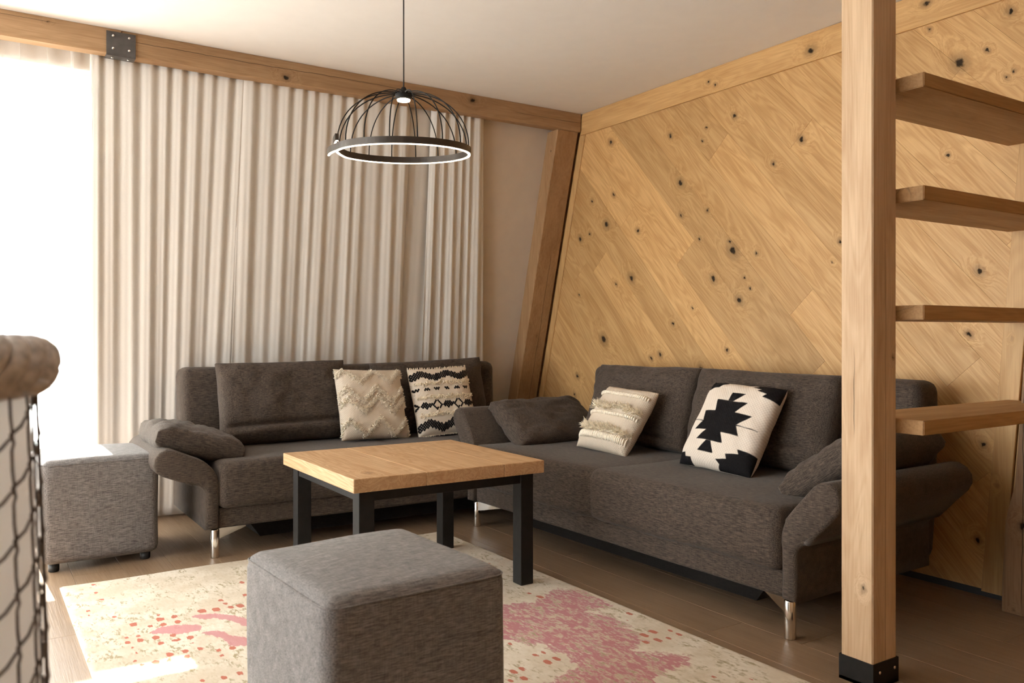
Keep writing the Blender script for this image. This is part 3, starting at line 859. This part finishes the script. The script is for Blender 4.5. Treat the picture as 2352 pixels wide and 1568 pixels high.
# 2 black diamond cushion
def ell(u, v, cu, cv, a, b): return 1-math.hypot((u-cu)/a, (v-cv)/b)
NXc, NZc = 28, 48
def pat2(u, v, s):
    if s > 0: return -1
    U = (u*.5+.5)*NXc; V = (v*.5+.5)*NZc
    best = -1
    r0 = int(round(V))
    for r_ in (r0-1, r0, r0+1):
        sh = .5*(r_ & 1)
        c0 = round(U-sh)+sh
        cu, cv = c0/NXc, r_/NZc                         # 0..1 on the cushion
        z_ = 1-abs(((cu/.42+.12) % 1)*2-1)*2               # zigzag -1..1
        on = False
        if abs(cv-(.865+.035*z_)) < .054: on = True
        if abs(cv-(.125+.045*z_)) < .058: on = True
        d = abs(((cu/.36+.12) % 1)-.5)*2*.36/2             # diamonds in the middle band
        if abs(cv-.42)/.060+d/.115 < 1.0: on = True
        if .085 < abs(cv-.42)+.0 and abs(abs(cv-.42)-.062+.06*(1-min(1, (.18-d)/.09))) < .0: on = True
        if abs(cv-.42) < .07 and abs((abs(cv-.42)/.060+(.18-d)/.09)-1.0) < .30: on = True
        q = (cu/.165+.3) % 1
        if abs(cv-.655) < .026 and abs(q-.5) < .26 and (abs(cv-.655) > .008 or abs(q-.5) > .08): on = True
        if on: best = max(best, 1-math.hypot((U-c0)/.42, (V-r_)/.74))
    return best*.02
CW2, CH2 = .385, .40
root = empty('diamond_cushion'); tag(root, 'cream cushion woven with small black diamonds and loop rows', 'cushion', 'decorative cushions')
link('cover', pillow_mesh(CW2, CH2, .12, 150, k=.03, ex=4, pw=.5, seed=37, wrinkle=.004, pat=pat2), M['cream_pat'], root)
bm = bmesh.new()
for vc, cnt in ((.50, 26), (.08, 26), (-.43, 26)):
    for i in range(cnt):
        for rr in range(2):
            u = -.97+1.94*(i+random.uniform(.2, .8))/cnt; v = vc+random.gauss(0, .028)-.02*rr
            p = surf(CW2, CH2, .12, .03, 4, .5, u, v); R = random.uniform(.0055, .0085)
            ax_ = Vector((random.gauss(0, .5), random.gauss(-.6, .5), random.gauss(0, .5))).normalized()
            a = ax_.cross(Vector((.2, .4, .9))).normalized(); b = ax_.cross(a)
            tube(bm, [p+Vector((0, -R*.7, 0))+(a*math.cos(q)+b*math.sin(q))*R for q in np.linspace(0, 2*math.pi, 9)[:-1]], .0023, 5, closed=True)
for i in range(46):
    for v in (.99, -.99):
        if v > 0 and random.random() < .25: continue
        u = -.98+1.96*i/45
        spike(bm, surf(CW2, CH2, .12, .03, 4, .5, u, v), Vector((random.gauss(0, .4), -.5, v)), random.uniform(.008, .014), .003)
o = obj('loop_rows', bm, M['tuft2'], root); o['kind'] = 'stuff'
place(root, (2.305, 4.185, ZS), -1*D2R, 20*D2R, -1.5*D2R)

# 3 fringed cream cushion
CW3, CH3, CT3 = .355, .365, .12
root = empty('fringed_cushion'); tag(root, 'cream woven cushion with two rows of yarn fringe', 'cushion', 'decorative cushions')
link('cover', pillow_mesh(CW3, CH3, CT3, 40, k=.03, ex=4, pw=.5, seed=41, wrinkle=.004), M['cream_weave'], root)
bm = bmesh.new()
for vc in (.22, -.46):
    for i in range(520):
        u = random.uniform(-.99, .99); v = vc+.03*math.sin(u*5)+random.gauss(0, .03)
        p = surf(CW3, CH3, CT3, .03, 4, .5, u, v)
        spike(bm, p, Vector((random.gauss(0, .55), -1, random.gauss(.1, .7))), random.uniform(.018, .042), random.uniform(.0014, .0026))
o = obj('fringe', bm, M['tuft2'], root); o['kind'] = 'stuff'
bm = bmesh.new()
for vc, hh in ((.68, .018), (.02, .016), (-.66, .034)):
    for i in range(34):
        u = -.95+1.9*i/33
        p0 = surf(CW3, CH3, CT3, .03, 4, .5, u, min(.97, vc+hh/CH3*1.2)); p1 = surf(CW3, CH3, CT3, .03, 4, .5, u, vc-hh/CH3*1.2)
        m_ = (p0+p1)/2+Vector((random.gauss(0, .001), -.007, 0))
        tube(bm, [p0, (p0+m_)/2+Vector((0, -.003, 0)), m_, (p1+m_)/2+Vector((0, -.003, 0)), p1], [.003, .0046, .0052, .0046, .003], 6)
o = obj('yarn_braid', bm, M['tuft'], root); o['kind'] = 'stuff'
place(root, (2.595, 3.185, ZS), S2A+3*D2R, 36*D2R, 3*D2R)

# 4 kilim cushion
POLY4 = [[(-.42,.47),(.42,.47),(.18,.22),(.66,.19),(.36,-.06),(.55,-.30),(.02,-.26),(.20,-.50),(-.58,-.48),(-.38,-.25),(-.74,-.27),(-.58,-.06),(-.66,.19),(-.36,.21)],
         [(-.12,.47),(.0,.47),(.26,.68),(-.12,.68)], [(-.24,-.49),(-.12,-.49),(.02,-.74),(-.40,-.74)],
         [(-1.1,1.1),(-.55,1.1),(-.45,.93),(-.55,.88),(-.62,.80),(-.78,.78),(-.86,.72),(-1.1,.70)],
         [(1.1,1.1),(.35,.98),(.42,.92),(.28,.88),(.55,.85),(.48,.80),(.76,.74),(.68,.66),(1.1,.60)],
         [(-1.1,-.70),(-.94,-.72),(-.90,-.80),(-.76,-.80),(-.74,-.88),(-.58,-.88),(-.5,-1.1),(-1.1,-1.1)],
         [(1.1,-.58),(.62,-.56),(.70,-.66),(.36,-.70),(.42,-.80),(.12,-.84),(.24,-.92),(.18,-1.0),(.40,-1.1),(1.1,-1.1)],
         [(.36,-.05),(.9,-.085),(.9,-.105),(.36,-.075)], [(-.58,-.05),(-.88,-.03),(-.88,-.05),(-.58,-.075)]]
def sdf(poly, x, y):
    d = 9.0; ins = False; n = len(poly)
    for i in range(n):
        ax, ay = poly[i]; bx, by = poly[(i+1) % n]
        ex_, ey = bx-ax, by-ay; wx, wy = x-ax, y-ay
        t = max(0, min(1, (wx*ex_+wy*ey)/(ex_*ex_+ey*ey)))
        d = min(d, math.hypot(wx-ex_*t, wy-ey*t))
        if (ay > y) != (by > y) and x < (bx-ax)*(y-ay)/(by-ay)+ax: ins = not ins
    return d if ins else -d
def pat4(u, v, s):
    return max(sdf(p_, u, v) for p_ in POLY4)*.2 if s < 0 else -.1
o = link('kilim_cushion', pillow_mesh(.385, .415, .125, 120, k=.02, ex=5, pw=.5, seed=51, wrinkle=.007, pat=pat4), M['kilim'])
tag(o, 'off-white kilim cushion with bold black stepped motif', 'cushion', 'decorative cushions')
place(o, (2.640, 2.485, ZS), S2A+2*D2R, 33*D2R, 2*D2R)

# ================================================================== OTTOMANS
def ottoman(loc, rz, w_, d_, h_, label):
    e_ = empty('ottoman', loc, rz); tag(e_, label, 'ottoman', 'grey cube ottomans')
    bm = soft_box(-w_/2, w_/2, -d_/2, d_/2, 0.035, h_, .034, 5, bulge=.004, seed=loc[0]*5)
    for v in bm.verts:
        if v.co.z > h_-.005: v.co.z += .010*(1-(2*v.co.x/w_)**2)*(1-(2*v.co.y/d_)**2)
    obj('body', bm, M['fab_ott'], e_)
    bm = bmesh.new()
    r = .034; z = h_-.017; pts = []
    for cx_, cy_, a0 in ((w_/2-r, d_/2-r, 0), (-w_/2+r, d_/2-r, 90), (-w_/2+r, -d_/2+r, 180), (w_/2-r, -d_/2+r, 270)):
        for a in (0, 30, 60, 90): pts.append((cx_+(r-.001)*math.cos((a0+a)*D2R), cy_+(r-.001)*math.sin((a0+a)*D2R), z))
    tube(bm, pts, .0024, 6, closed=True)
    obj('seam_piping', bm, M['fab_ott'], e_)
    for sx in (-1, 1):
        for sy in (-1, 1):
            bm = bmesh.new(); x, y = sx*(w_/2-.05), sy*(d_/2-.05)
            tube(bm, [(x, y, 0), (x, y, .004), (x, y, .036)], [.018, .022, .022], 14)
            obj('foot', bm, M['black_plastic'], e_)
    return e_
ottoman((.815, 1.865, .013), 3.0*D2R, .45, .50, .465, 'grey cube ottoman in the foreground, in front of the coffee table')
ottoman((.487, 4.27, 0), 1.5*D2R, .465, .50, .475, 'grey cube ottoman by the sheer curtain, streaked with sunlight')

# ================================================================== COFFEE TABLE
tb = empty('coffee_table', (1.127, 2.735, .012)); tag(tb, 'square oak coffee table on a black steel frame', 'table')
TW, TD = .815, .775
xs = [0, .285, .625, TW]
top_boards = []
for i in range(3):
    o = obj('top_board', rbox(xs[i]+.0003, xs[i+1]-.0003, 0, TD, .448, .498, r=.003, seg=2), M['table_wood'], tb)
def legbox(x, y, s=.06):
    quick('leg', (x, x+s, y, y+s, 0.0, .447), M['black_steel'], tb, r=.003)
for x in (.033, TW-.033-.06):
    for y in (.03, TD-.03-.06): legbox(x, y)
for b in ((.093, TW-.093, .035, .085, .408, .447), (.093, TW-.093, TD-.085, TD-.035, .408, .447), (.038, .088, .09, TD-.09, .408, .447), (TW-.088, TW-.038, .09, TD-.09, .408, .447)):
    quick('apron', b, M['black_steel'], tb, r=.002)

# ================================================================== RUG
DOTS = [(.424,3.719,.0086),(.418,3.598,.0084),(.427,3.49,.0082),(.366,3.373,.0078),(.363,3.32,.0058),(.437,3.254,.0077),(.571,3.186,.0077),(.568,3.139,.0133),(.568,3.079,.0112),(.616,3.14,.0115),(.615,3.08,.0113),(.526,3.085,.0093),(.48,3.134,.0131),(.487,3.076,.0044),(.513,3.019,.0065),(.478,3.01,.0079),(.475,2.965,.0113),(.437,2.963,.0088),(.443,3.013,.0071),(.523,2.961,.0125),(.527,2.901,.0105),(.575,2.954,.0108),(.57,2.903,.0089),(.582,2.899,.0078),(.618,2.9,.0114),(.613,2.843,.0053),(.445,2.91,.0062),(.448,2.852,.0061),(.432,2.786,.006),(.444,2.739,.0072),(.483,2.736,.0125),(.531,2.781,.0118),(.519,2.73,.0083),(.578,2.783,.0109),(.571,2.731,.0101),(.623,2.78,.0097),(.668,2.732,.0086),(.665,2.679,.0074),(.709,2.727,.0104),(.8,3.239,.0102),(.805,3.19,.0088),(.809,3.136,.0111),(.759,3.137,.0149),(.713,3.149,.0149),(.843,3.132,.0139),(.896,3.254,.0104),(.931,3.426,.0109),(.675,2.509,.0096),(.627,2.503,.0095),(.569,2.514,.0078),(1.817,2.67,.0086),(1.825,2.611,.0113),(1.981,2.278,.0106),(1.93,2.099,.0125),(1.884,2.092,.0124),(1.891,2.035,.0122),(1.983,2.076,.0075),(1.984,2.035,.0099),(1.93,2.028,.0088),(1.513,2.148,.0084),(1.48,2.145,.0093),(1.518,2.085,.0114),(1.479,2.08,.0127),(1.389,2.081,.0098),(1.355,2.077,.011),(1.355,2.022,.0108),(1.313,2.029,.0086),(1.468,2.272,.0086),(1.931,2.228,.0052),(1.845,2.041,.0097)]
PINK = [[(.661,3.114),(.698,3.117),(.749,3.094),(.796,3.04),(.817,2.992),(.83,2.957),(1.0,2.80),(.95,2.74),(.807,2.876),(.791,2.912),(.773,2.981),(.736,3.039),(.686,3.064)],
        [(.515,3.024),(.547,3.059),(.595,3.056),(.664,3.014),(.678,2.979),(.657,2.949),(.591,2.95),(.548,2.99),(.519,2.997)],
        [(.655,2.926),(.694,2.925),(.723,2.9),(.734,2.845),(.781,2.784),(.95,2.66),(.93,2.58),(.762,2.717),(.71,2.74),(.702,2.83),(.682,2.873)]]
PINK2 = [[(1.30,2.75),(1.669,2.619),(1.771,2.583),(1.947,2.664),(2.001,2.561),(2.009,2.377),(1.871,2.378),(1.911,2.277),(1.881,2.156),(1.849,2.046),(1.774,2.004),(1.859,1.926),(1.879,1.85),(1.811,1.826),(1.716,1.822),(1.651,1.777),(1.365,1.80),(1.30,1.90),(1.365,1.952),(1.527,1.998),(1.552,2.091),(1.526,2.242),(1.464,2.298),(1.30,2.35)]]
RX0, RX1, RY0, RY1, RT = .308, 2.03, 1.15, 3.765, .012
nx, ny = 190, 290
gx = np.linspace(RX0, RX1, nx+1); gy = np.linspace(RY0, RY1, ny+1)
X, Y = np.meshgrid(gx, gy)
def np_sdf(poly, x, y):
    d = np.full(x.shape, 9.0); ins = np.zeros(x.shape, bool); n = len(poly)
    for i in range(n):
        ax, ay = poly[i]; bx, by = poly[(i+1) % n]
        ex_, ey = bx-ax, by-ay
        t = np.clip(((x-ax)*ex_+(y-ay)*ey)/(ex_*ex_+ey*ey+1e-12), 0, 1)
        d = np.minimum(d, np.hypot(x-ax-ex_*t, y-ay-ey*t))
        if by != ay:
            c = ((ay > y) != (by > y)) & (x < (bx-ax)*(y-ay)/(by-ay)+ax); ins ^= c
    return np.where(ins, d, -d)
red = np.full(X.shape, -.1)
for (a, b, r) in DOTS:
    red = np.maximum(red, r*.92-(np.abs(X-a)**3.5+np.abs((Y-b)*.60)**3.5)**(1/3.5))
for _ in range(90):     # more sprinkled dots on the part hidden by the table and towards the viewer
    a, b = random.uniform(1.05, 1.95), random.uniform(2.75, 3.7)
    if random.random() < .4: a, b = random.uniform(.35, 1.9), random.uniform(1.2, 1.8)
    red = np.maximum(red, random.uniform(.004, .009)-np.hypot(X-a, (Y-b)*.62))
p1 = np.max([np_sdf(p_, X, Y) for p_ in PINK], axis=0); p2_ = np_sdf(PINK2[0], X, Y)
xw = X + np.interp(Y, [RY0, RY1], [.02, -.0])*(X-RX0)/(RX1-RX0)
verts = np.stack([xw.ravel(), Y.ravel(), np.full(X.size, RT)], 1)
verts[:, 2] += .0015*np.sin(verts[:, 0]*9)*np.sin(verts[:, 1]*7)
edge_d = np.minimum.reduce([X.ravel()-RX0, RX1-X.ravel(), RY1-Y.ravel(), Y.ravel()-RY0])
verts[:, 2] -= np.clip(.010-edge_d, 0, .01)*.55
ii = np.arange((nx+1)*(ny+1)).reshape(ny+1, nx+1)
faces = np.stack([ii[:-1, :-1].ravel(), ii[:-1, 1:].ravel(), ii[1:, 1:].ravel(), ii[1:, :-1].ravel()], 1).tolist()
vl = verts.tolist()
ring = list(ii[0, :-1])+list(ii[:-1, -1])+list(ii[-1, :0:-1])+list(ii[:0:-1, 0])
base = len(vl)
for k in ring: vl.append([vl[k][0], vl[k][1], 0.0005])
m_ = len(ring)
for k in range(m_): faces.append([int(ring[k]), base+k, base+(k+1) % m_, int(ring[(k+1) % m_])])
me = bpy.data.meshes.new('rug'); me.from_pydata(vl, [], faces); me.update()
me.polygons.foreach_set('use_smooth', [True]*len(me.polygons))
for nm, arr in (('red', red), ('pink', p1), ('rose', p2_)):
    at = me.attributes.new(nm, 'FLOAT', 'POINT'); at.data.foreach_set('value', np.concatenate([arr.ravel(), np.full(m_, -.1)]))
t = NT('hand-tufted rug'); co_ = t.coords()
def attr(n): a = t.n('ShaderNodeAttribute'); a.attribute_name = n; return a.outputs['Fac']
fA, _ = t.noise(co_, 6, 5, .6); fB, _ = t.noise(t.vmath('MULTIPLY', co_, (1, .35, 1)), 120, 3, .6); fC, _ = t.noise(t.vmath('MULTIPLY', co_, (1, .45, 1)), 34, 3, .65)
fD, _ = t.noise(co_, 700, 2, .7)
c = t.mix(t.mapr(fA, .35, .65), (.62, .535, .415), (.74, .675, .57))
gr = t.math('MULTIPLY', t.mapr(fC, .50, .60), t.mapr(fA, .38, .54))
gr = t.math('MULTIPLY', gr, t.mapr(fB, .42, .60))
c = t.mix(t.math('MULTIPLY', t.mapr(fB, .35, .75), .38), c, (.50, .40, .25))
c = t.mix(t.math('MULTIPLY', gr, .85), c, (.30, .235, .10))
wob = t.math('MULTIPLY', t.math('SUBTRACT', fB, .5), .030)
pk = t.mapr(t.math('ADD', attr('pink'), wob), -.002, .004)
c = t.mix(t.math('MULTIPLY', pk, .85), c, (.53, .20, .22))
rs = t.mapr(t.math('ADD', attr('rose'), t.math('MULTIPLY', t.math('SUBTRACT', fC, .5), .16)), -.004, .01)
rs = t.math('MULTIPLY', rs, t.mapr(t.math('ADD', fC, t.math('MULTIPLY', fA, .5)), .60, .70, 1.0, 0.0) if False else t.mapr(t.math('ADD', t.math('MULTIPLY', fB, .55), t.math('MULTIPLY', fC, .45)), .47, .59, 1.0, .10))
c = t.mix(t.math('MULTIPLY', rs, .9), c, (.44, .135, .165))
rd = t.mapr(t.math('ADD', attr('red'), t.math('MULTIPLY', t.math('SUBTRACT', fB, .5), .012)), -.0008, .0012)
c = t.mix(t.math('MULTIPLY', rd, .92), c, (.46, .09, .04))
t.col(c); t.rough(.97); t.sp(Specular_IOR_Level=.05, Sheen_Weight=.2)
t.bump(t.math('ADD', t.math('MULTIPLY', fD, .6), t.math('MULTIPLY', fB, .4)), .6, .004)
rug = link('rug', me, t.m); tag(rug, 'cream hand-tufted rug with red dots and rose patches under the table', 'rug')

# ================================================================== PENDANT LAMP
M['lamp_metal'] = plain('bronze-black lamp metal', (0.055, 0.045, 0.038), .4, .6, .05)
LX, LY, LZ = 1.447, 3.00, 1.740
lp = empty('pendant_lamp', (LX, LY, LZ)); tag(lp, 'black wire dome pendant lamp with glowing open LED ring', 'lamp')
HZ = .233
bm = bmesh.new(); tube(bm, [(0, 0, HZ+.01), (0, 0, 2.42-LZ-.02)], .0028, 8); obj('cable', bm, M['black_plastic'], lp)
bm = bmesh.new(); tube(bm, [(0, 0, 2.42-LZ-.02), (0, 0, 2.42-LZ-.016), (0, 0, 2.42-LZ-.001)], [.036, .04, .04], 24); obj('ceiling_cup', bm, M['black_steel'], lp)
bm = bmesh.new(); tube(bm, [(0, 0, HZ-.028), (0, 0, HZ-.02), (0, 0, HZ-.008), (0, 0, HZ+.002), (0, 0, HZ+.006), (0, 0, HZ+.02)], [.026, .032, .034, .030, .014, .008], 24); obj('hub', bm, M['black_steel'], lp)
bm = bmesh.new(); tube(bm, [(0, 0, HZ-.034), (0, 0, HZ-.0285)], [.025, .026], 24); obj('led_spot', bm, M['led_spot'], lp)
RR = .260
tilt = Matrix.Rotation(3.6*D2R, 4, Vector((math.cos(TH), -math.sin(TH), 0)))
NR = 16
for k in range(NR):
    a = 2*math.pi*(k+.35)/NR
    pts = []
    for s in np.linspace(0, 1, 16):
        q = s*math.pi/2
        r = .03+(RR-.03)*math.sin(q)**.92; z = .012+(HZ-.012)*math.cos(q)**.85 - .010*(1-s)
        if s == 1: r, z = RR, .008
        v = tilt @ Vector((r*math.cos(a), r*math.sin(a), z)) if s > .7 else Vector((r*math.cos(a), r*math.sin(a), z))
        pts.append(v)
    # blend the tilt smoothly
    pts = []
    for s in np.linspace(0, 1, 16):
        q = s*math.pi/2
        r = .03+(RR-.03)*math.sin(q); z = .008+(HZ-.014)*max(0, math.cos(q))**.9
        v0 = Vector((r*math.cos(a), r*math.sin(a), z)); v1 = tilt @ v0
        pts.append(v0.lerp(v1, s))
    bm = bmesh.new(); tube(bm, pts, .0024, 6); obj('rib', bm, M['black_steel'], lp)
def ring_sweep(z0, z1, hw, mat, name):
    bm = bmesh.new(); rings = []
    left = math.atan2(math.sin(TH), -math.cos(TH))      # direction of the open ends (camera left)
    a0, a1 = left-.10, left+2*math.pi+.34
    n_ = 120
    for i in range(n_+1):
        s = i/n_; a = a0+(a1-a0)*s
        r = RR; dz = 0.0
        if s < .08: r += .045*(1-s/.08)**1.3
        if s > .90: 
            q = (s-.90)/.10; dz = .040*q**1.2; r += .010*math.sin(q*math.pi)
        rr_ = []
        for (dr, z) in ((-hw, z0), (hw, z0), (hw, z1), (-hw, z1)):
            rr_.append(bm.verts.new(tilt @ Vector(((r+dr)*math.cos(a), (r+dr)*math.sin(a), z+dz))))
        rings.append(rr_)
    for i in range(n_):
        for j in range(4): bm.faces.new((rings[i][j], rings[i][(j+1) % 4], rings[i+1][(j+1) % 4], rings[i+1][j]))
    bm.faces.new(rings[0]); bm.faces.new(rings[-1]); bmesh.ops.recalc_face_normals(bm, faces=bm.faces)
    return obj(name, bm, mat, lp)
ring_sweep(-.010, .015, .007, M['lamp_metal'], 'ring')
ring_sweep(-.0135, -.0102, .0042, M['led'], 'led_strip')

# ================================================================== NET-WRAPPED BASKET (near left)
bk = empty('net_basket', (-.090, 1.076, 0)); tag(bk, 'tall white basket wrapped in dark rope net, thick twisted rim', 'basket')
BR = .166
def brad(z): return BR*(.92+.085*math.sin(min(1, z/.98)*math.pi*.9+.25))
bm = bmesh.new(); rings = []
for z in np.linspace(.004, .985, 30):
    rings.append([bm.verts.new(((brad(z)-.006)*math.cos(2*math.pi*k/48), (brad(z)-.006)*math.sin(2*math.pi*k/48), z)) for k in range(48)])
for i in range(29):
    for k in range(48):
        f = bm.faces.new((rings[i][k], rings[i][(k+1) % 48], rings[i+1][(k+1) % 48], rings[i+1][k])); f.smooth = True
bm.faces.new(rings[0][::-1])
M['basket_white'] = plain('white basket cloth', (.66, .61, .56), .9, var=.04)
bt = NT('white translucent basket cloth'); bt.col((.74, .71, .67)); bt.rough(.9)
fq, _ = bt.noise(bt.coords(), 180, 2); bt.bump(fq, .2, .001)
tr_n = bt.n('ShaderNodeBsdfTranslucent'); tr_n.inputs[0].default_value = (.86, .83, .80, 1)
mx_n = bt.n('ShaderNodeMixShader'); mx_n.inputs[0].default_value = .5
bt.t.links.new(bt.b.outputs[0], mx_n.inputs[1]); bt.t.links.new(tr_n.outputs[0], mx_n.inputs[2]); bt.t.links.new(mx_n.outputs[0], bt.out.inputs[0])
M['basket_white'] = bt.m
o = obj('body', bm, M['basket_white'], bk)
M['rope'] = plain('dark brown rope', (.10, .078, .066), .9, var=.25, scale=120)
bm = bmesh.new()
NC = 30; cell = .054
def bp(c, z, e=.0):
    a = 2*math.pi*c/NC; r = brad(z)+e; return Vector((r*math.cos(a), r*math.sin(a), z))
for c in range(NC):
    pts = []
    for z in np.arange(.01, .985, cell/8):
        ph = ((z/cell)-(c*.36)) % 1.0
        pts.append(bp(c+(.12 if ph < .25 else -.06)*math.sin(min(ph, .5)*4*math.pi), z, .001))
    tube(bm, pts, .0016, 5)
    for j in range(-20, 40):
        z = (j+c*.36+.25)*cell
        if .015 < z < .95:
            tube(bm, [bp(c, z), bp(c+.5, z+.008, .002), bp(c+1, z+.36*cell-.003)], .0018, 5)
obj('rope_net', bm, M['rope'], bk)
bm = bmesh.new()
for k in range(5):
    pts = []
    for i in range(240):
        a = 2*math.pi*i/240; b = a*7+k*2*math.pi/5
        wob = .003*noise3((math.cos(a)*6, math.sin(a)*6, k*3.0))
        r = brad(.97)-.006+.021*math.cos(b)+wob; z = .985+.023*math.sin(b)+wob
        pts.append((r*math.cos(a), r*math.sin(a), z))
    tube(bm, pts, .0112, 8, closed=True)
M['rim'] = plain('taupe twisted cloth', (.50, .465, .44), .95, var=.25, scale=90)
obj('twisted_rim', bm, M['rim'], bk)
bm = bmesh.new()
aR = -TH
tube(bm, [Vector(((brad(.95)+.005)*math.cos(aR), (brad(.95)+.005)*math.sin(aR), .968)), Vector(((brad(.95)+.020)*math.cos(aR+.05), (brad(.95)+.020)*math.sin(aR+.05), .964)), Vector(((brad(.95)+.030)*math.cos(aR+.08), (brad(.95)+.03)*math.sin(aR+.08), .967))], [.009, .009, .004], 8)
obj('knot_end', bm, M['rim'], bk)
bpy.context.view_layer.update()
